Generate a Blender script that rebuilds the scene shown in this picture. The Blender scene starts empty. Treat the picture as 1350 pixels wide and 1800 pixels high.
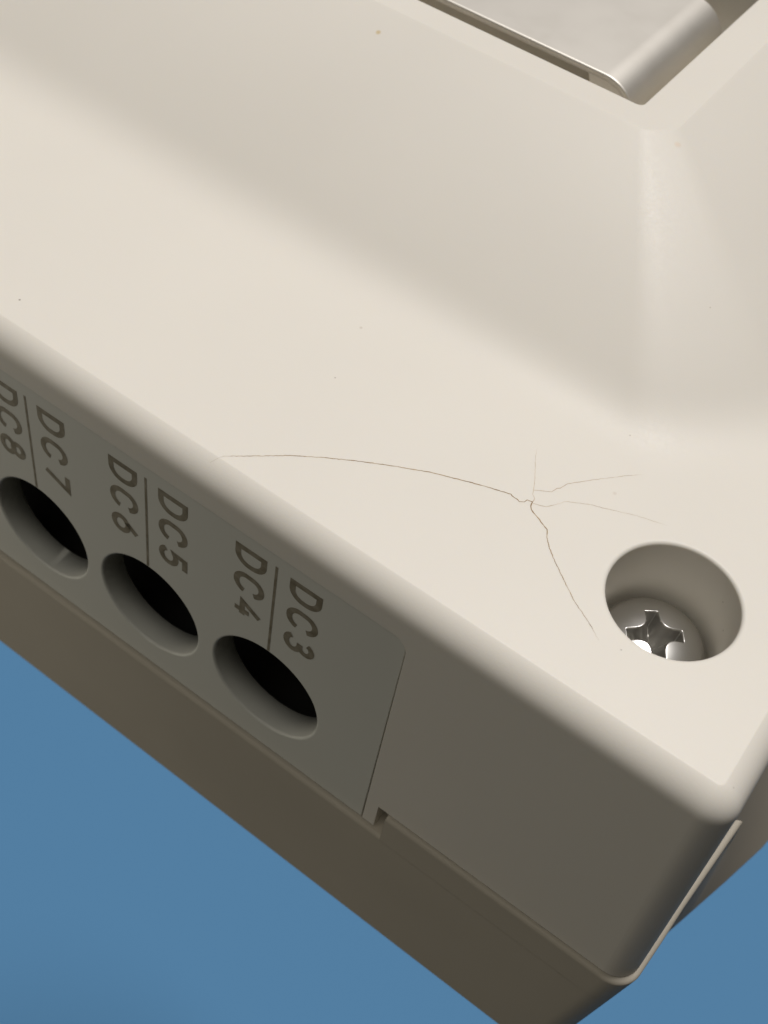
import bpy, bmesh, math, random
from math import sin, cos, tan, pi, radians, sqrt, hypot, atan2
from mathutils import Vector, Matrix, noise
from mathutils.geometry import tessellate_polygon
from mathutils.bvhtree import BVHTree

scene = bpy.context.scene
MM = 0.001
ZB = 0.546            # height of the housing's top face above the blue backdrop sheet (m)

# ---------------------------------------------------------------- camera
CAM = (4.4967, -48.4735, 62.8701)      # mm, relative to the screw hole's mouth
R = ((0.80562599, 0.58514101, 0.09261080),
     (0.51415316, -0.61293209, -0.59996732),
     (-0.29430135, 0.53096540, -0.79464612))
cam_d = bpy.data.cameras.new('camera'); cam = bpy.data.objects.new('camera', cam_d)
scene.collection.objects.link(cam)
m = Matrix.Identity(4)
for r in range(3):
    m[r][0] = R[0][r]; m[r][1] = -R[1][r]; m[r][2] = -R[2][r]
m[0][3], m[1][3], m[2][3] = CAM[0]*MM, CAM[1]*MM, CAM[2]*MM + ZB
cam.matrix_world = m
cam_d.sensor_fit = 'VERTICAL'; cam_d.sensor_height = 24.0
cam_d.lens = 24.0*2077.4765/1800.0
cam_d.clip_start = 0.002; cam_d.clip_end = 20
cam_d.dof.use_dof = True; cam_d.dof.focus_distance = 0.0825; cam_d.dof.aperture_fstop = 42
scene.camera = cam

# ---------------------------------------------------------------- light
w = bpy.data.worlds.new('World'); scene.world = w; w.use_nodes = True
bg = w.node_tree.nodes['Background']
bg.inputs[0].default_value = (1.0, 0.93, 0.77, 1); bg.inputs[1].default_value = 0.016

def lamp(name, direction, dist, size, power, col, target=(-0.02, 0.0, ZB)):
    d = bpy.data.lights.new(name, 'AREA'); d.shape = 'DISK'; d.size = size; d.energy = power; d.color = col
    o = bpy.data.objects.new(name, d); scene.collection.objects.link(o)
    v = Vector(direction).normalized()
    o.location = Vector(target) + v*dist
    o.rotation_euler = v.to_track_quat('Z', 'Y').to_euler()
    return o
lamp('ceiling_lamp', (0.0, 0.26, 0.96), 3.0, 1.0, 75, (1.0, 0.962, 0.942))
lamp('ceiling_bounce', (-0.08, -0.44, 0.90), 2.6, 2.4, 11.8, (1.0, 0.955, 0.87))
lamp('side_fill', (-0.80, -0.58, -0.10), 0.15, 0.13, 0.064, (1.0, 0.93, 0.79), (-0.068, -0.014, ZB-0.038))  # added unseen fill close on the left, brightens front and base; no real lamp

scene.view_settings.view_transform = 'Standard'; scene.view_settings.look = 'None'
scene.view_settings.exposure = 0; scene.view_settings.gamma = 1
scene.render.engine = 'CYCLES'

# ---------------------------------------------------------------- materials
def mat(name, col, rough=0.4, metal=0.0, spec=0.5):
    mt = bpy.data.materials.new(name); mt.use_nodes = True
    b = mt.node_tree.nodes['Principled BSDF']
    b.inputs['Base Color'].default_value = (*col, 1); b.inputs['Roughness'].default_value = rough
    b.inputs['Metallic'].default_value = metal; b.inputs['Specular IOR Level'].default_value = spec
    return mt, mt.node_tree.nodes, mt.node_tree.links, b

def add_bump(nt, nd, lk, b, scale, strength, dist, detail=2, stretch=(1, 1, 1), prev=None):
    tc = nd.new('ShaderNodeTexCoord'); mp = nd.new('ShaderNodeMapping'); mp.inputs['Scale'].default_value = stretch
    n = nd.new('ShaderNodeTexNoise'); n.inputs['Scale'].default_value = scale; n.inputs['Detail'].default_value = detail
    bp = nd.new('ShaderNodeBump'); bp.inputs['Strength'].default_value = strength; bp.inputs['Distance'].default_value = dist
    lk.new(tc.outputs['Object'], mp.inputs[0]); lk.new(mp.outputs[0], n.inputs['Vector'])
    lk.new(n.outputs[0], bp.inputs['Height'])
    if prev: lk.new(prev.outputs[0], bp.inputs['Normal'])
    lk.new(bp.outputs[0], b.inputs['Normal'])
    return bp, n, tc

def plastic(name, col, rough, grain=0.06, spots=(), mottle=0.03, sss=0.0):
    mt, nd, lk, b = mat(name, col, rough, 0.0, 0.30)
    bp, n, tc = add_bump(mt.node_tree, nd, lk, b, 8500, grain, 0.00010, 1)
    # faint large-scale tone drift of the moulded resin
    n2 = nd.new('ShaderNodeTexNoise'); n2.inputs['Scale'].default_value = 55; n2.inputs['Detail'].default_value = 3
    lk.new(tc.outputs['Object'], n2.inputs['Vector'])
    mr = nd.new('ShaderNodeMapRange'); mr.inputs[1].default_value = 0.3; mr.inputs[2].default_value = 0.7
    mr.inputs[3].default_value = 1-mottle; mr.inputs[4].default_value = 1+mottle
    lk.new(n2.outputs[0], mr.inputs[0])
    mul = nd.new('ShaderNodeVectorMath'); mul.operation = 'SCALE'; mul.inputs[0].default_value = col
    lk.new(mr.outputs[0], mul.inputs['Scale'])
    src = mul.outputs[0]
    rn = nd.new('ShaderNodeTexNoise'); rn.inputs['Scale'].default_value = 4200; rn.inputs['Detail'].default_value = 1
    lk.new(tc.outputs['Object'], rn.inputs['Vector'])
    rr = nd.new('ShaderNodeMapRange'); rr.inputs[1].default_value = 0.3; rr.inputs[2].default_value = 0.7
    rr.inputs[3].default_value = rough-0.04; rr.inputs[4].default_value = rough+0.04
    lk.new(rn.outputs[0], rr.inputs[0]); lk.new(rr.outputs[0], b.inputs['Roughness'])
    vo = nd.new('ShaderNodeTexVoronoi'); vo.inputs['Scale'].default_value = 210
    lk.new(tc.outputs['Object'], vo.inputs['Vector'])
    lt = nd.new('ShaderNodeMapRange'); lt.inputs[1].default_value = 0.006; lt.inputs[2].default_value = 0.02
    lt.inputs[3].default_value = 1; lt.inputs[4].default_value = 0; lk.new(vo.outputs['Distance'], lt.inputs[0])
    sx = nd.new('ShaderNodeSeparateColor'); lk.new(vo.outputs['Color'], sx.inputs[0])
    pw = nd.new('ShaderNodeMath'); pw.operation = 'POWER'; pw.inputs[1].default_value = 3; lk.new(sx.outputs[0], pw.inputs[0])
    ml = nd.new('ShaderNodeMath'); ml.operation = 'MULTIPLY'; lk.new(lt.outputs[0], ml.inputs[0]); lk.new(pw.outputs[0], ml.inputs[1])
    md = nd.new('ShaderNodeMath'); md.operation = 'MULTIPLY'; md.inputs[1].default_value = 0.6; lk.new(ml.outputs[0], md.inputs[0])
    mxd = nd.new('ShaderNodeMix'); mxd.data_type = 'RGBA'
    lk.new(md.outputs[0], mxd.inputs[0]); lk.new(src, mxd.inputs[6]); mxd.inputs[7].default_value = (0.22, 0.17, 0.11, 1)
    src = mxd.outputs[2]
    for (p, rad, c, amt) in spots:                 # small stains and specks at fixed places on the part
        ds = nd.new('ShaderNodeVectorMath'); ds.operation = 'DISTANCE'; ds.inputs[1].default_value = (p[0]*MM, p[1]*MM, p[2]*MM)
        lk.new(tc.outputs['Object'], ds.inputs[0])
        r2 = nd.new('ShaderNodeMapRange'); r2.inputs[1].default_value = rad*0.35*MM; r2.inputs[2].default_value = rad*MM
        r2.inputs[3].default_value = amt; r2.inputs[4].default_value = 0
        lk.new(ds.outputs['Value'], r2.inputs[0])
        mx = nd.new('ShaderNodeMix'); mx.data_type = 'RGBA'
        lk.new(r2.outputs[0], mx.inputs[0]); lk.new(src, mx.inputs[6]); mx.inputs[7].default_value = (*c, 1)
        src = mx.outputs[2]
    lk.new(src, b.inputs['Base Color'])
    if sss:
        b.inputs['Subsurface Weight'].default_value = sss
        b.inputs['Subsurface Radius'].default_value = (1.0, 0.8, 0.5)
        b.inputs['Subsurface Scale'].default_value = 0.0008
    return mt

SPOTS = [((-45.0, 27.4, 9.0), 0.28, (0.62, 0.45, 0.17), 0.7), ((-18.7, 30.6, 9.3), 0.42, (0.75, 0.52, 0.30), 0.5),
         ((-51.3, -8.0, 0), 0.11, (0.2, 0.15, 0.1), 0.8), ((-9.1, 10.4, 0.3), 0.10, (0.25, 0.2, 0.15), 0.7),
         ((-30.4, 6.55, 0), 0.16, (0.55, 0.47, 0.38), 0.5), ((-7.4, 5.2, 0), 0.2, (0.62, 0.53, 0.42), 0.35),
         ((-0.9, -5.6, 0), 0.08, (0.3, 0.25, 0.2), 0.6), ((1.2, 4.5, -1.4), 0.10, (0.1, 0.08, 0.05), 0.8),
         ((2.6, 3.7, -2.2), 0.08, (0.1, 0.08, 0.05), 0.8), ((3.6, 2.7, -3.6), 0.09, (0.1, 0.08, 0.05), 0.7),
         ((8.7, -4.9, -0.3), 0.09, (0.2, 0.17, 0.1), 0.7)]
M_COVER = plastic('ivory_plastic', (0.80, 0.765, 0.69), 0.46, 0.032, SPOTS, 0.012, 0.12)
M_BASE_SHADED = plastic('ivory_plastic_base_shaded', (0.53, 0.485, 0.40), 0.55, 0.05, (), 0.04)  # ivory plastic with the base's shade darkened into its colour
M_PANEL = plastic('grey_white_plastic', (0.70, 0.70, 0.64), 0.50, 0.04, (), 0.02)
M_PRINT, nd, lk, b = mat('brown_grey_print', (0.28, 0.245, 0.175), 0.5)
bp, n, tc = add_bump(None, nd, lk, b, 5000, 0.05, 0.0001)
n3 = nd.new('ShaderNodeTexNoise'); n3.inputs['Scale'].default_value = 1400; n3.inputs['Detail'].default_value = 4
lk.new(tc.outputs['Object'], n3.inputs['Vector']); cr = nd.new('ShaderNodeValToRGB')
cr.color_ramp.elements[0].position = 0.30; cr.color_ramp.elements[0].color = (0.20, 0.175, 0.12, 1)
cr.color_ramp.elements[1].position = 0.75; cr.color_ramp.elements[1].color = (0.36, 0.325, 0.25, 1)
lk.new(n3.outputs[0], cr.inputs[0]); lk.new(cr.outputs[0], b.inputs['Base Color'])
M_CRACK, nd, lk, b = mat('crack_dirt', (0.17, 0.115, 0.06), 0.8)
n = nd.new('ShaderNodeTexNoise'); n.inputs['Scale'].default_value = 900; cr = nd.new('ShaderNodeValToRGB')
tcx = nd.new('ShaderNodeTexCoord'); lk.new(tcx.outputs['Object'], n.inputs['Vector'])
cr.color_ramp.elements[0].position = 0.35; cr.color_ramp.elements[0].color = (0.22, 0.13, 0.055, 1)
cr.color_ramp.elements[1].position = 0.68; cr.color_ramp.elements[1].color = (0.50, 0.37, 0.22, 1)
lk.new(n.outputs[0], cr.inputs[0]); lk.new(cr.outputs[0], b.inputs['Base Color'])
M_HAIR, nd, lk, b = mat('hairline_dirt', (0.42, 0.33, 0.23), 0.8)
n = nd.new('ShaderNodeTexNoise'); n.inputs['Scale'].default_value = 700; cr = nd.new('ShaderNodeValToRGB')
tcx = nd.new('ShaderNodeTexCoord'); lk.new(tcx.outputs['Object'], n.inputs['Vector'])
cr.color_ramp.elements[0].position = 0.35; cr.color_ramp.elements[0].color = (0.47, 0.37, 0.26, 1)
cr.color_ramp.elements[1].position = 0.68; cr.color_ramp.elements[1].color = (0.74, 0.66, 0.55, 1)
lk.new(n.outputs[0], cr.inputs[0]); lk.new(cr.outputs[0], b.inputs['Base Color'])
M_DARK, *_ = mat('hole_shade_black', (0.012, 0.011, 0.009), 0.6)  # shade inside the cable holes, painted as black
M_STEEL, nd, lk, b = mat('stainless_steel', (0.70, 0.67, 0.61), 0.38, 1.0)
bp, n, tc = add_bump(None, nd, lk, b, 900, 0.03, 0.0001, 4, (1, 0.06, 1))
n2 = nd.new('ShaderNodeTexNoise'); n2.inputs['Scale'].default_value = 260; n2.inputs['Detail'].default_value = 5
lk.new(tc.outputs['Object'], n2.inputs['Vector'])
mr = nd.new('ShaderNodeMapRange'); mr.inputs[1].default_value = 0.3; mr.inputs[2].default_value = 0.75
mr.inputs[3].default_value = 0.53; mr.inputs[4].default_value = 0.555
lk.new(n2.outputs[0], mr.inputs[0]); lk.new(mr.outputs[0], b.inputs['Roughness'])
M_SCREW, nd, lk, b = mat('screw_steel', (0.50, 0.49, 0.465), 0.34, 1.0)
add_bump(None, nd, lk, b, 1500, 0.02, 0.00008, 3)
n4 = M_STEEL.node_tree.nodes.new('ShaderNodeTexNoise'); n4.inputs['Scale'].default_value = 260; n4.inputs['Detail'].default_value = 6
r4 = M_STEEL.node_tree.nodes.new('ShaderNodeValToRGB'); r4.color_ramp.elements[0].position = 0.26; r4.color_ramp.elements[0].color = (0.768, 0.736, 0.672, 1)
r4.color_ramp.elements[1].position = 0.46; r4.color_ramp.elements[1].color = (0.78, 0.75, 0.69, 1)
t4 = M_STEEL.node_tree.nodes.new('ShaderNodeTexCoord'); k4 = M_STEEL.node_tree.links
k4.new(t4.outputs['Object'], n4.inputs['Vector']); k4.new(n4.outputs[0], r4.inputs[0]); k4.new(r4.outputs[0], M_STEEL.node_tree.nodes['Principled BSDF'].inputs['Base Color'])
M_BLUE, nd, lk, b = mat('blue_backdrop', (0.123, 0.308, 0.548), 0.9, 0, 0.0)

# ---------------------------------------------------------------- helpers
COL = scene.collection
def obj(name, verts, faces, material, parent=None, smooth=True):
    me = bpy.data.meshes.new(name)
    me.from_pydata([(v[0]*MM, v[1]*MM, v[2]*MM) for v in verts], [], faces)
    me.update(); me.validate()
    if smooth:
        for p in me.polygons: p.use_smooth = True
    me.materials.append(material)
    o = bpy.data.objects.new(name, me); COL.objects.link(o)
    if parent: o.parent = parent
    return o

class MB:
    def __init__(self): self.v = []; self.f = []
    def add(self, pts):
        i = len(self.v); self.v += [tuple(p) for p in pts]; return list(range(i, i+len(pts)))
    def band(self, a, b, closed=True, skip=()):
        n = len(a)
        for i in range(n if closed else n-1):
            if i in skip: continue
            j = (i+1) % n
            self.f.append((a[i], a[j], b[j], b[i]))
    def fill(self, loops, up):
        flat = [i for l in loops for i in l]
        tri = tessellate_polygon([[Vector(self.v[i]) for i in l] for l in loops])
        for t in tri:
            q = [flat[k] for k in t]
            a, b_, c = (Vector(self.v[k]) for k in q)
            nrm = (b_-a).cross(c-a)
            if nrm.length < 1e-9: continue
            if nrm.dot(Vector(up)) < 0: q.reverse()
            self.f.append(tuple(q))

def fix(o):
    bm = bmesh.new(); bm.from_mesh(o.data); bmesh.ops.recalc_face_normals(bm, faces=bm.faces); bm.to_mesh(o.data); bm.free()

# front face: leans out by AL; (x, t) runs along it, n is out of it
AL = radians(3.99); Y0 = -11.5
def FP(x, t, n=0.0):
    return (x, Y0 - sin(AL)*t - cos(AL)*n, -cos(AL)*t + sin(AL)*n)
XC, YC = -65.0, 44.0
NC = 12
def ring(xr, yf, R_, z):
    """rounded rectangle symmetric about (XC, YC); starts at the front-right corner, runs counter-clockwise"""
    xl, yb = 2*XC-xr, 2*YC-yf
    out = []
    for (cx, cy, a0) in ((xr-R_, yf+R_, -90), (xr-R_, yb-R_, 0), (xl+R_, yb-R_, 90), (xl+R_, yf+R_, 180)):
        for k in range(NC+1):
            a = radians(a0 + 90*k/NC)
            out.append((cx+R_*cos(a), cy+R_*sin(a), z))
    return out
NR = 4*(NC+1)
# corner of the raised part: two tight turns with a nearly flat facet between them
def _corner():
    th, P = [], [(0.0, 0.0)]
    n_ = 240
    for k in range(n_):
        u = (k+0.5)/n_
        g = 0.5+0.5*math.copysign(1, u-0.5)*(abs(2*u-1)*0.30 + 0.70*(min(max((abs(2*u-1)-0.42)/0.58, 0), 1)**1.0))
        th.append(g*pi/2)
    for t in th: P.append((P[-1][0]+cos(t), P[-1][1]+sin(t)))
    e = P[-1][0]
    # resample at equal turning so the tight parts stay smooth
    ks = [min(range(n_), key=lambda i: abs(th[i]-j/NC*pi/2)) for j in range(NC+1)]
    ks[0] = 0; ks[-1] = n_
    return [(P[k][0]/e, P[k][1]/e) for k in ks]
CORNER = _corner()                            # from (0,0) to (1,1)
def ring2(xr, yf, R_, z):
    xl, yb = 2*XC-xr, 2*YC-yf
    out = []
    for (ox, oy, dx, dy) in ((xr, yf, (1, 0), (0, 1)), (xr, yb, (0, 1), (-1, 0)), (xl, yb, (-1, 0), (0, -1)), (xl, yf, (0, -1), (1, 0))):
        for (a, b2) in CORNER:
            # start R_ before the corner along d, end R_ past it along e
            px = ox + dx[0]*R_*(a-1) + dy[0]*R_*b2; py = oy + dx[1]*R_*(a-1) + dy[1]*R_*b2
            out.append((px, py, z))
    return out

# ================================================================ setting
def sheet(name, x0, x1, y0, y1, z, material):
    o = obj(name, [(x0, y0, z), (x1, y0, z), (x1, y1, z), (x0, y1, z)], [(0, 1, 2, 3)], material, None, False)
    o['kind'] = 'structure'
    return o
bd = sheet('backdrop', -900, 280, -120, 900, -546, M_BLUE); bd.location.z = ZB

# ================================================================ the housing
root = bpy.data.objects.new('instrument_housing', None); COL.objects.link(root)
root.location = (0, 0, ZB)
root['label'] = 'cracked ivory plastic instrument housing with raised sloped top, recessed screw and DC cable holes'
root['category'] = 'housing'

# ---------------------------------------------------------------- cover
XR, BR_ = 10.0, radians(3.0)
RB, RIN = 1.9, 0.45
CB = 25.75                                   # t of the cover's lower edge on the front face
mb = MB()
yc = Y0 + RB*(1-sin(AL))/cos(AL); xc = XR - RB*(1-sin(BR_))/cos(BR_)
rings = []
def side_ring(z, R_=RIN+RB):
    return ring(XR + tan(BR_)*(-z), Y0 - tan(AL)*(-z), R_, z)
zb = -cos(AL)*CB
PH0, RC = radians(20), 2.5                    # the rounded edge starts with a faint crease at 20 degrees
ys = Y0 + RC*(1-sin(AL))/cos(AL)*0 
bev = []
pe = pi/2-AL
zc = -RC*cos(PH0)                             # arc centre height
yce = Y0 - tan(AL)*(-zc) + RC/cos(AL) ; xce = XR + tan(BR_)*(-zc) - RC/cos(BR_)
HO = RC*sin(PH0)
lower = mb.add(side_ring(zb, RIN+RC-HO)); sup = mb.add(side_ring(zc+RC*cos(pe)-0.08, RIN+RC-HO))
nb = 14
for k in range(nb+1):
    p1 = pe + (PH0-pe)*k/nb
    p2 = min(p1, pi/2-BR_) if k else pi/2-BR_
    bev.append(mb.add(ring(xce + RC*sin(p1), yce - RC*sin(p1), RIN + RC*sin(p1)-HO, zc + RC*cos(p1))))
R3 = 0.30
zo = zc+RC*cos(PH0) - R3*cos(PH0); xo = xce+HO-R3*sin(PH0); yo = yce-HO+R3*sin(PH0)
for k in range(1, 6):
    p1 = PH0*(1-k/5)
    bev.append(mb.add(ring(xo+R3*sin(p1), yo-R3*sin(p1), RIN-R3*sin(PH0)+R3*sin(p1), zo+R3*cos(p1))))
DZ = -(zo+R3)                                  # bring the flat top to z = 0 exactly
for r_ in bev:
    for i in r_: mb.v[i] = (mb.v[i][0], mb.v[i][1], mb.v[i][2]+DZ)
xc, yc = xo, yo
FS = NR-1                                    # the straight front segment of every ring
mb.band(lower, sup, skip=(FS,))
prev = sup
for r_ in bev:
    mb.band(prev, r_); prev = r_
flat_out = mb.add(ring(xc-0.06, yc+0.06, RIN-R3*sin(PH0)-0.05, 0)); mb.band(prev, flat_out)
# screw well
def circ(r_, z, n=72): return [(r_*cos(2*pi*k/n), r_*sin(2*pi*k/n), z) for k in range(n)]
WR = 4.5
well_top = mb.add(circ(WR+0.34, 0)); p_ = mb.add(circ(WR+0.28, 0)); mb.band(well_top, p_)
for k in range(1, 7):
    a = k/6*pi/2; c_ = mb.add(circ(WR+0.28*(1-sin(a)), -0.28*(1-cos(a)))); mb.band(p_, c_); p_ = c_
for z in (-0.35, -3, -8.45):
    c_ = mb.add(circ(WR-0.02*(-z)*0.5, z)); mb.band(p_, c_); p_ = c_
for r_, z in ((WR-0.12, -8.55), (WR-0.25, -8.6), (0.5, -8.6)):
    c_ = mb.add(circ(r_, z)); mb.band(p_, c_); p_ = c_
mb.f.append(tuple(p_))
# raised plateau: profile integrated from a slope angle that is steepest just above the foot
PXR, PYF, RUN, HGT = 2.9, 7.5, 22.2, 10.0
FIL = 6.5
S_ = []
NP = 60
def slope_angle(s):
    L = 24.0
    a1, a2 = radians(35.5), radians(22.0)
    if s < FIL:
        u = s/FIL; return a1*(u*u*(3-2*u))
    return a1 + (a2-a1)*(s-FIL)/(L-FIL)
x_, z_ = 0.0, 0.0; prof = [(0, 0)]
for k in range(NP):
    ds = 24.0/NP; a = slope_angle((k+0.5)*ds); x_ += cos(a)*ds; z_ += sin(a)*ds; prof.append((x_, z_))
prof = [(a*RUN/x_, b_*(HGT-0.09)/z_) for a, b_ in prof]
def pl_ring(inset, z):
    f = min(max(inset/RUN, 0), 1)
    return ring2(PXR-inset, PYF+inset, 10.3 + (2.6-10.3)*f, z)
foot = mb.add(pl_ring(-0.06, 0))
p_ = foot
for a, z in prof:
    c_ = mb.add(pl_ring(a, z)); mb.band(p_, c_); p_ = c_
ae = atan2(prof[-1][1]-prof[-2][1], prof[-1][0]-prof[-2][0])
RR = 0.55
for k in range(1, 8):                        # rounded rim
    t_ = ae*(1-k/7)
    c_ = mb.add(ring2(PXR-RUN-RR*(sin(ae)-sin(t_)), PYF+RUN+RR*(sin(ae)-sin(t_)), 2.6-RR*(sin(ae)-sin(t_)), HGT-0.09+RR*(cos(t_)-cos(ae))))
    mb.band(p_, c_); p_ = c_
RIMZ = mb.v[p_[0]][2]
c_ = mb.add(ring2(-19.62, PYF+RUN+0.30, 2.25, RIMZ)); mb.band(p_, c_); p_ = c_
OX, OY = -23.0, 32.55
c_ = mb.add(ring(OX+0.25, OY-0.25, 0.75, RIMZ)); mb.band(p_, c_); p_ = c_
c_ = mb.add(ring(OX+0.20, OY-0.20, 0.70, RIMZ)); mb.band(p_, c_); p_ = c_
for k in range(1, 6):
    a = k/5*pi/2
    c_ = mb.add(ring(OX+0.2*(1-sin(a)), OY-0.2*(1-sin(a)), 0.5+0.2*(1-sin(a)), RIMZ-0.2*(1-cos(a)))); mb.band(p_, c_); p_ = c_
for z in (RIMZ-0.3, RIMZ-3, 2.5):
    c_ = mb.add(ring(OX, OY, 0.5, z)); mb.band(p_, c_); p_ = c_
mb.f.append(tuple(p_))
# flat top between bevel, plateau foot and screw well
mb.fill([flat_out, foot, well_top], (0, 0, 1))
# front face with the cut-out the terminal panel sits in
PX1, PT0, PRC = -12.55, 3.68, 1.25
PX0 = 2*XC - PX1
TAB, TABT = -11.42, 29.05
def flipx(x): return 2*XC-x
xR0 = mb.v[sup[0]][0]; xR1 = mb.v[lower[0]][0]
tS = -mb.v[sup[0]][2]/cos(AL)
cut = []
for k in range(9):
    a = radians(90*k/8); cut.append((PX1-PRC+PRC*sin(a), PT0+PRC-PRC*cos(a)))   # top edge -> right edge
outline = [(flipx(xR0), tS), (xR0, tS), (xR1, CB), (TAB, CB), (TAB, TABT), (PX1, TABT)]
right_part = cut[::-1]
left_part = [(flipx(x), t) for x, t in cut]
outline += right_part + left_part + [(flipx(PX1), TABT), (flipx(TAB), TABT), (flipx(TAB), CB), (flipx(xR1), CB)]
front = mb.add([FP(x, t) for x, t in outline]); mb.fill([front], (0, -1, 0.05))
wall_path = [(xR1, CB), (TAB, CB), (TAB, TABT), (PX1, TABT)] + right_part + left_part + [(flipx(PX1), TABT), (flipx(TAB), TABT), (flipx(TAB), CB), (flipx(xR1), CB)]
for (a, b2) in zip(wall_path[:-1], wall_path[1:]):
    q = mb.add([FP(*a), FP(*b2), FP(*b2, -2.0), FP(*a, -2.0)]); mb.f.append(tuple(q))
cover = obj('cover', mb.v, mb.f, M_COVER, root)
bmw = bmesh.new(); bmw.from_mesh(cover.data)
bmesh.ops.recalc_face_normals(bmw, faces=bmw.faces)
up = sum(1 for f in bmw.faces if f.normal.z > 0.99 and abs(f.calc_center_median().z) < 1e-6)
bmw.to_mesh(cover.data); bmw.free()
bvh = BVHTree.FromPolygons([Vector(v) for v in mb.v], [list(f) for f in mb.f])
def on_cover(x, y):
    h = bvh.ray_cast(Vector((x, y, 60)), Vector((0, 0, -1)))
    return h[0], (h[1] if h[1].z > 0 else -h[1])

# ---------------------------------------------------------------- cracks in the cover: thin dirt-filled ribbons lying on the surface
random.seed(4)
def crack(pts, w0, w1, material, jit=0.035):
    P = []
    for (a, b2) in zip(pts[:-1], pts[1:]):
        d = hypot(b2[0]-a[0], b2[1]-a[1]); n_ = max(1, int(d/0.16))
        for k in range(n_):
            f = k/n_; P.append((a[0]+(b2[0]-a[0])*f, a[1]+(b2[1]-a[1])*f))
    P.append(pts[-1])
    n_ = len(P); v = []
    P = [(x+random.uniform(-jit, jit)*0.5, y+random.uniform(-jit, jit)*0.5) if 0 < i < n_-1 else (x, y) for i, (x, y) in enumerate(P)]
    for i, (x, y) in enumerate(P):
        a = P[max(i-1, 0)]; b2 = P[min(i+1, n_-1)]
        dx, dy = b2[0]-a[0], b2[1]-a[1]; L = hypot(dx, dy) or 1
        f = i/(n_-1)
        wd = (w0+(w1-w0)*f)*random.uniform(0.65, 1.3)*0.5
        if f > 0.9: wd *= max((1-f)/0.1, 0.2)
        hit, nn = on_cover(x, y)
        side = Vector((-dy/L, dx/L, 0)); side = (side - nn*side.dot(nn)).normalized()
        c = hit + nn*0.006
        v += [tuple(c+side*wd), tuple(c-side*wd)]
    fs = [(2*i, 2*i+1, 2*i+3, 2*i+2) for i in range(n_-1)]
    return obj('crack', v, fs, material, cover, False)
C_LEFT = [(-11.46, 0.81), (-11.84, 0.72), (-11.88, 0.44), (-12.19, 0.24), (-12.38, 0.32), (-12.83, 0.32), (-12.98, 0.4), (-14.45, -0.08), (-15.88, -0.61), (-18.45, -1.67), (-20.68, -2.86), (-22.6, -3.97), (-24.74, -5.33), (-26.63, -6.7), (-28.24, -8.13), (-30.0, -9.66), (-30.27, -10.1), (-30.5, -10.52)]
C_UP = [(-11.46, 0.81), (-11.5, 1.16), (-11.81, 1.39), (-11.94, 1.74), (-12.21, 2.29), (-12.73, 3.22), (-13.33, 4.21), (-13.75, 5.17)]
C_RU = [(-11.94, 1.74), (-11.78, 1.85), (-10.9, 2.43), (-10.78, 2.92), (-10.59, 3.1), (-10.39, 3.77), (-9.71, 4.61), (-8.9, 5.59), (-7.41, 7.25), (-6.64, 8.04)]
C_RL = [(-11.36, 0.71), (-10.8, 0.93), (-10.49, 1.07), (-10.35, 1.29), (-9.92, 1.93), (-9.76, 2.25), (-9.55, 2.43), (-8.23, 3.22), (-7.46, 3.51), (-5.23, 4.48), (-3.19, 5.1)]
C_DN = [(-11.46, 0.81), (-11.38, 0.41), (-11.2, 0.18), (-10.96, 0.06), (-10.44, -0.12), (-9.68, -0.49), (-9.47, -0.55), (-9.14, -1.13), (-8.52, -1.79), (-7.97, -2.26), (-6.59, -3.29), (-5.05, -4.38), (-3.81, -5.01), (-3.23, -5.35), (-2.35, -5.91)]
crack(C_LEFT, 0.065, 0.045, M_CRACK)['label'] = 'long curved crack running to the front edge'
crack(C_DN, 0.072, 0.03, M_CRACK)['label'] = 'crack running down towards the screw'
crack(C_UP, 0.06, 0.025, M_HAIR); crack(C_RU, 0.06, 0.025, M_HAIR); crack(C_RL, 0.05, 0.02, M_HAIR)

# ---------------------------------------------------------------- front terminal panel with cable holes
def miter(poly):
    out = []
    n_ = len(poly)
    area = sum(poly[i][0]*poly[(i+1) % n_][1]-poly[(i+1) % n_][0]*poly[i][1] for i in range(n_))
    sg = 1 if area > 0 else -1
    for i in range(n_):
        a, b2, c = poly[i-1], poly[i], poly[(i+1) % n_]
        n1 = Vector((b2[1]-a[1], -(b2[0]-a[0]))).normalized()*sg; n2 = Vector((c[1]-b2[1], -(c[0]-b2[0]))).normalized()*sg
        mm = (n1+n2).normalized(); mm /= max(mm.dot(n1), 0.3)
        out.append(mm)                        # outward
    return out
def plate(poly, holes, n_top, thick, bev_r, hole_bev, segs=4):
    mb = MB(); mi = miter(poly); caps = []
    def loop(lp, mt_, sgn, br):
        p_ = None
        first = mb.add([FP(x-sgn*m_.x*(br+.03), t-sgn*m_.y*(br+.03), n_top) for (x, t), m_ in zip(lp, mt_)])
        p_ = first
        for k in range(segs+1):
            a = k/segs*pi/2; off = br*(1-sin(a))
            c_ = mb.add([FP(x-sgn*m_.x*off, t-sgn*m_.y*off, n_top-br*(1-cos(a))) for (x, t), m_ in zip(lp, mt_)])
            mb.band(p_, c_); p_ = c_
        c1 = mb.add([FP(x, t, n_top-br-0.04) for (x, t) in lp]); mb.band(p_, c1)
        c_ = mb.add([FP(x, t, n_top-thick) for (x, t) in lp]); mb.band(c1, c_)
        return first, c_
    f0, b0 = loop(poly, mi, 1, bev_r)
    fr, bk = [f0], [b0]
    for h in holes:
        a, b2 = loop(h, miter(h), -1, hole_bev); fr.append(a); bk.append(b2)
    mb.fill(fr, (0, -1, 0)); mb.fill(bk, (0, 1, 0))
    return mb
GAP = 0.10
PB = 29.22
pp = []
for k in range(9):
    a = radians(90*k/8); rr = PRC-GAP; pp.append((PX1-PRC+rr*sin(a), PT0+PRC-rr*cos(a)))
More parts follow.
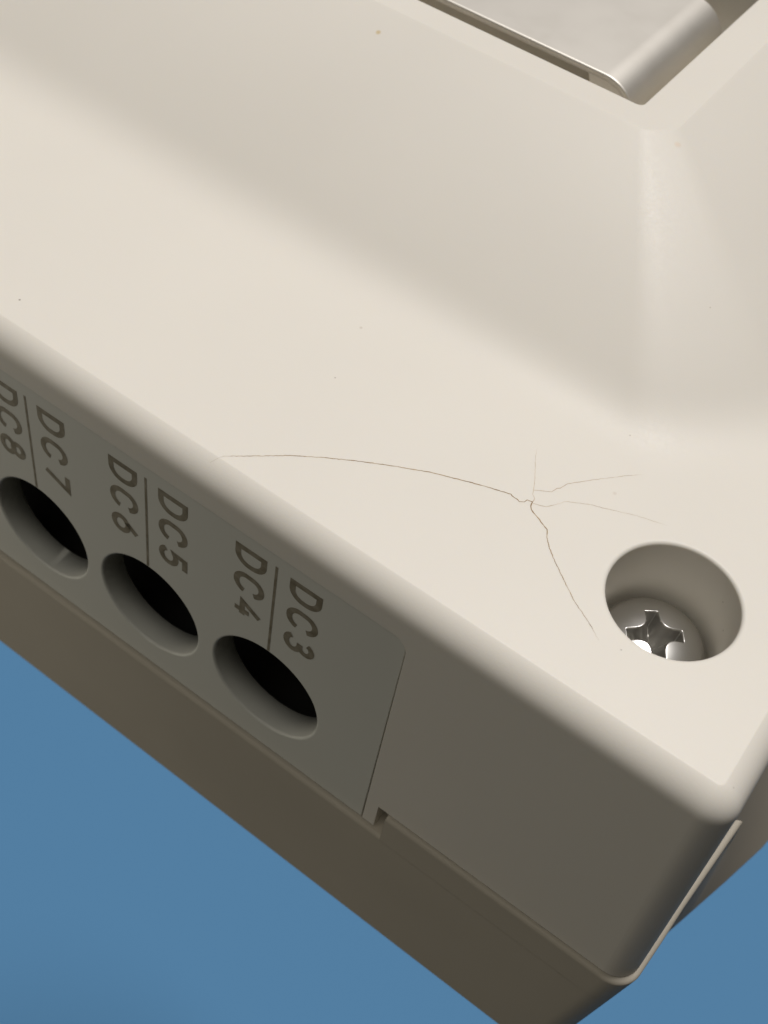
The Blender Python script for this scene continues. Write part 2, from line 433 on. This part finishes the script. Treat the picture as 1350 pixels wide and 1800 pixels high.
poly = pp + [(PX1-GAP-0.05, PB)] + [(flipx(PX1-GAP-0.03), PB)] + [(flipx(x), t) for x, t in pp][::-1]
HX, HP, HT, HR = -23.55, 12.19, 20.87, 5.22
holes = [[(HX-HP*i+HR*cos(2*pi*k/64), HT+HR*sin(2*pi*k/64)) for k in range(64)] for i in range(5)]
mbp = plate(poly, holes, -0.09, 2.45, 0.06, 0.20)
panel = obj('front_panel', mbp.v, mbp.f, M_PANEL, root); fix(panel)
panel['label'] = 'greyish front panel printed with DC3 to DC8 above round cable holes'
# added black box behind the holes, stands in for the shade inside
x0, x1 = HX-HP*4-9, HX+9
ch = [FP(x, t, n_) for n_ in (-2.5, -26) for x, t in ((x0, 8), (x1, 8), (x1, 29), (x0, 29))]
obj('hole_shade_box', ch, [(4, 5, 6, 7), (0, 1, 5, 4), (1, 2, 6, 5), (2, 3, 7, 6), (3, 0, 4, 7)], M_DARK, root, False)

# lettering: strokes in (u, v): u along the reading direction, v up the letter, cap height 1
def arc(cx, cy, rx, ry, a0, a1, n_=12):
    return [(cx+rx*cos(radians(a0+(a1-a0)*k/n_)), cy+ry*sin(radians(a0+(a1-a0)*k/n_))) for k in range(n_+1)]
GL = {
 'D': [('c', [(0.0, 0.0), (0.0, 1.0), (0.30, 1.0)] + arc(0.30, 0.55, 0.42, 0.45, 80, 0, 7) + arc(0.30, 0.45, 0.42, 0.45, 0, -80, 7) + [(0.30, 0.0)])],
 'C': [('o', arc(0.40, 0.62, 0.38, 0.38, 12, 180, 14) + arc(0.40, 0.38, 0.40, 0.38, 180, 348, 14))],
 '3': [('o', arc(0.31, 0.76, 0.27, 0.24, 165, -88, 14)), ('o', [(0.20, 0.53)] + arc(0.31, 0.265, 0.34, 0.265, 88, -165, 14))],
 '4': [('o', [(0.42, 1.0), (0.0, 0.30), (0.72, 0.30)]), ('o', [(0.50, 0.58), (0.50, 0.0)])],
 '5': [('o', [(0.64, 1.0), (0.12, 1.0), (0.07, 0.54)] + arc(0.33, 0.31, 0.34, 0.31, 125, -160, 16))],
 '6': [('o', [(0.50, 1.0), (0.16, 0.56)] + arc(0.34, 0.31, 0.34, 0.31, 150, 480, 20))],
 '7': [('o', [(0.0, 1.0), (0.68, 1.0), (0.24, 0.0)])],
 '8': [('c', arc(0.34, 0.755, 0.27, 0.245, 0, 345, 20)), ('c', arc(0.34, 0.275, 0.34, 0.275, 0, 345, 20))],
}
STK = 0.52
def ribbon(pts, closed, wd):
    n_ = len(pts); L, R2 = [], []
    for i in range(n_):
        a = pts[i-1] if (i > 0 or closed) else None
        c = pts[(i+1) % n_] if (i < n_-1 or closed) else None
        b2 = pts[i]
        d1 = (Vector(b2)-Vector(a)).normalized() if a else None
        d2 = (Vector(c)-Vector(b2)).normalized() if c else None
        d1 = d1 or d2; d2 = d2 or d1
        n1 = Vector((-d1.y, d1.x)); n2 = Vector((-d2.y, d2.x)); mm = (n1+n2)
        mm = mm.normalized() if mm.length > 1e-6 else n1
        mm /= max(mm.dot(n1), 0.55)
        L.append(Vector(b2)+mm*wd/2); R2.append(Vector(b2)-mm*wd/2)
    return L, R2
CAP = 2.85-STK
NPRINT = -0.09+0.012
def word(txt, xbase):
    v, f = [], []; lift = 0
    for ch_, u0 in zip(txt, (5.12, 8.02, 11.22)):
        for kind, pts in GL[ch_]:
            P = [(u0+STK/2+u*CAP, xbase+STK/2+vv*CAP) for u, vv in pts]
            L, R2 = ribbon(P, kind == 'c', STK); i0 = len(v); n_ = len(P)
            for l, r_ in zip(L, R2):
                v.append(FP(l.y, l.x, NPRINT+lift)); v.append(FP(r_.y, r_.x, NPRINT+lift))
            for i in range(n_ if kind == 'c' else n_-1):
                j = (i+1) % n_; f.append((i0+2*i, i0+2*i+1, i0+2*j+1, i0+2*j))
            lift += 0.004
    o = obj('printed_lettering', v, f, M_PRINT, panel, False); fix(o)
    o['label'] = 'printed lettering ' + txt
for i in range(3):
    xm = HX - HP*i
    word('DC%d' % (3+2*i), xm+1.22); word('DC%d' % (4+2*i), xm-3.68)
    ln = obj('printed_divider', [FP(xm-0.11, 5.0, NPRINT), FP(xm+0.13, 5.0, NPRINT), FP(xm+0.13, HT-HR-0.22, NPRINT), FP(xm-0.11, HT-HR-0.22, NPRINT)], [(0, 1, 2, 3)], M_PRINT, panel, False)

# ---------------------------------------------------------------- base
LO = 0.38                                       # how far the base stands proud of the front face
def base_outline(z):
    """plan outline of the base at height z, from the left end of the front edge counter-clockwise"""
    k = (-25.9-z)/20.1
    def L(a, b2): return a+(b2-a)*k
    yf = Y0 - tan(AL)*(-z) - LO
    xr = L(11.75, 9.9); rc = L(2.2, 2.6)
    pts = []
    xl = 2*XC - L(11.55, 11.9)
    for x in (xl+2.5, -119.6, -60.0, -10.42, -2.0, 4.0): pts.append((x, yf, z))
    for j in range(NC+1):
        a = radians(-90+86*j/NC); pts.append((xr-rc+rc*cos(a), yf+rc+rc*sin(a), z))
    yr = yf+rc
    for (yy, ta, tb) in ((-8.5, 11.9, 11.5), (-5.0, 12.05, 12.1), (-2.0, 12.26, 12.75), (1.2, 12.48, 13.5), (4.3, 12.7, 14.4), (4.9, 11.4, 14.6), (9.0, 11.1, 15.8), (14.5, 10.9, 17.3), (22.0, 10.6, 18.6), (34.0, 10.5, 19.2), (94.0, 10.5, 19.2)):
        pts.append((L(ta, tb), yy, z))
    pts += [(L(11, 16), 99.5, z), (xl+3, 99.5, z), (xl, 96, z), (xl, yf+2.5, z)]
    return pts
mb = MB()
zm = FP(0, 29.42)[2]; zt = -25.9
nO = len(base_outline(0))
def inset_outline(z, d, dz=0.0):
    o_ = base_outline(z); m2 = miter([(p[0], p[1]) for p in o_])
    return [(p[0]-m_.x*d, p[1]-m_.y*d, z+dz) for p, m_ in zip(o_, m2)]
RBV = 0.36
bot = mb.add(inset_outline(-46.0, 0.4)); prev = bot; mb.fill([bot], (0, 0, -1))
for (z, d) in ((-45.85, 0.12), (-45.6, 0.0), (-45.5, 0.0), (-40, 0), (-34, 0), (zm-RBV-0.1, 0), (zm-RBV, 0)):
    c_ = mb.add(inset_outline(z, d)); mb.band(prev, c_); prev = c_
body_top = prev
# body shoulder (rounded edge + ledge)
for k in range(1, 6):
    a = k/5*pi/2; c_ = mb.add(inset_outline(zm-RBV, RBV*(1-cos(a)), RBV*sin(a))); mb.band(prev, c_); prev = c_
c_ = mb.add(inset_outline(zm-RBV, 3.5, RBV)); mb.band(prev, c_)
# raised lip round the corner, from the notch on the front to the notch on the side
i0 = 3; i1 = 6+NC+1+4
seg = list(range(i0, i1+1))
def sub(o_): return [o_[i] for i in seg]
lip = [mb.add(sub(inset_outline(zm-RBV-0.05, -0.0)))]
lip.append(mb.add(sub(inset_outline(zt-RBV-0.08, 0)))); lip.append(mb.add(sub(inset_outline(zt-RBV, 0))))
for k in range(1, 6):
    a = k/5*pi/2; lip.append(mb.add(sub(inset_outline(zt-RBV, RBV*(1-cos(a)), RBV*sin(a)))))
lip.append(mb.add(sub(inset_outline(zt-RBV, 2.4, RBV))))
lip.append(mb.add(sub(inset_outline(zm-RBV, 2.4, 0))))
for a, b2 in zip(lip[:-1], lip[1:]): mb.band(a, b2, closed=False)
for e in (0, -1): mb.f.append(tuple(mb.add([mb.v[l[e]] for l in lip])))
base = obj('base', mb.v, mb.f, M_BASE_SHADED, root); fix(base)

# ---------------------------------------------------------------- screw in the well
def box_sd(x, y, a, b2):
    qx, qy = abs(x)-a, abs(y)-b2
    return hypot(max(qx, 0), max(qy, 0)) + min(max(qx, qy), 0)
def smin(a, b2, k):
    h = max(k-abs(a-b2), 0)/k; return min(a, b2)-h*h*k*0.25
ROT = radians(36)
def screw_z(x, y):
    r_ = hypot(x, y)
    dome = -4.25 - 1.15*(r_/3.85)**2.2 - (0.42*max((r_-3.35)/0.5, 0)**2)
    u, v_ = x*cos(ROT)+y*sin(ROT), -x*sin(ROT)+y*cos(ROT)
    s = smin(box_sd(u, v_, 1.98, 0.50), box_sd(u, v_, 0.50, 1.98), 1.0)
    wall = dome + 0.10 + 3.6*s                   # tapering walls of the cross recess
    floor = -7.6 + 0.8*r_
    return -smin(-max(wall, floor), 9e9, .1) if False else -_smax(-dome, -max(wall, floor), 0.07)
def _smax(a, b2, k): return -smin(-a, -b2, k)
mb = MB(); NA, NRr = 240, 84
prev = None
for i in range(1, NRr+1):
    r_ = 3.85*i/NRr
    c_ = mb.add([(r_*cos(2*pi*k/NA), r_*sin(2*pi*k/NA), screw_z(r_*cos(2*pi*k/NA), r_*sin(2*pi*k/NA))) for k in range(NA)])
    if prev: mb.band(prev, c_)
    else: mb.f.append(tuple(c_))
    prev = c_
for r_, z in ((3.86, -6.0), (3.82, -6.58), (2.2, -6.7), (2.0, -8.62)):
    c_ = mb.add([(r_*cos(2*pi*k/NA), r_*sin(2*pi*k/NA), z) for k in range(NA)]); mb.band(prev, c_); prev = c_
screw = obj('screw', mb.v, mb.f, M_SCREW, root); fix(screw)
screw['label'] = 'domed steel cross-head screw down in the round well'

# ---------------------------------------------------------------- steel plate in the plateau's opening
ZP, YP, XP, RP = RIMZ-0.55, 35.1, -24.1, 3.6
sec = [(flipx(XP), 3.0), (flipx(XP), ZP-RP)]
sec += [(flipx(XP)+RP*(1-cos(radians(a))), ZP-RP*(1-sin(radians(a)))) for a in range(6, 91, 6)]
sec += [(XP-RP+RP*sin(radians(a)), ZP-RP*(1-cos(radians(a)))) for a in range(0, 91, 5)] + [(XP, ZP-RP-0.3), (XP, 3.0)]
msec = miter(sec)
mb = MB(); e = 0.16; TH = 0.5
yl = 2*YC-YP
def sect(y, d, x0=0): return mb.add([(x-m_.x*d, y, z-m_.y*d) for (x, z), m_ in zip(sec, msec)])
first = sect(YP, e+0.02); prev = first
for k in range(0, 6):
    a = k/5*pi/2; c_ = sect(YP+e*(1-cos(a)), e*(1-sin(a))); mb.band(prev, c_, closed=False); prev = c_
for y in (YP+e+0.1, yl-1):
    c_ = sect(y, 0); mb.band(prev, c_, closed=False); prev = c_
inner = sect(YP, TH); mb.band(first, inner, closed=False)
back = sect(yl-1, TH); mb.band(inner, back, closed=False)
# folded tab closing the rounded end
tab = [(XP-RP-1.6, ZP-TH), (XP-RP, ZP-TH)] + [(XP-RP+(RP-TH)*sin(radians(a)), ZP-RP+(RP-TH)*cos(radians(a))) for a in range(15, 91, 15)] + [(XP-TH, 3.0), (XP-RP+0.4, 3.0)]
tb = mb.add([(x, YP+0.35, z) for x, z in tab]); mb.fill([tb], (0, -1, 0))
pl = obj('metal_plate', mb.v, mb.f, M_STEEL, root); fix(pl)
pl['label'] = 'scuffed stainless steel plate set in the opening of the raised top'
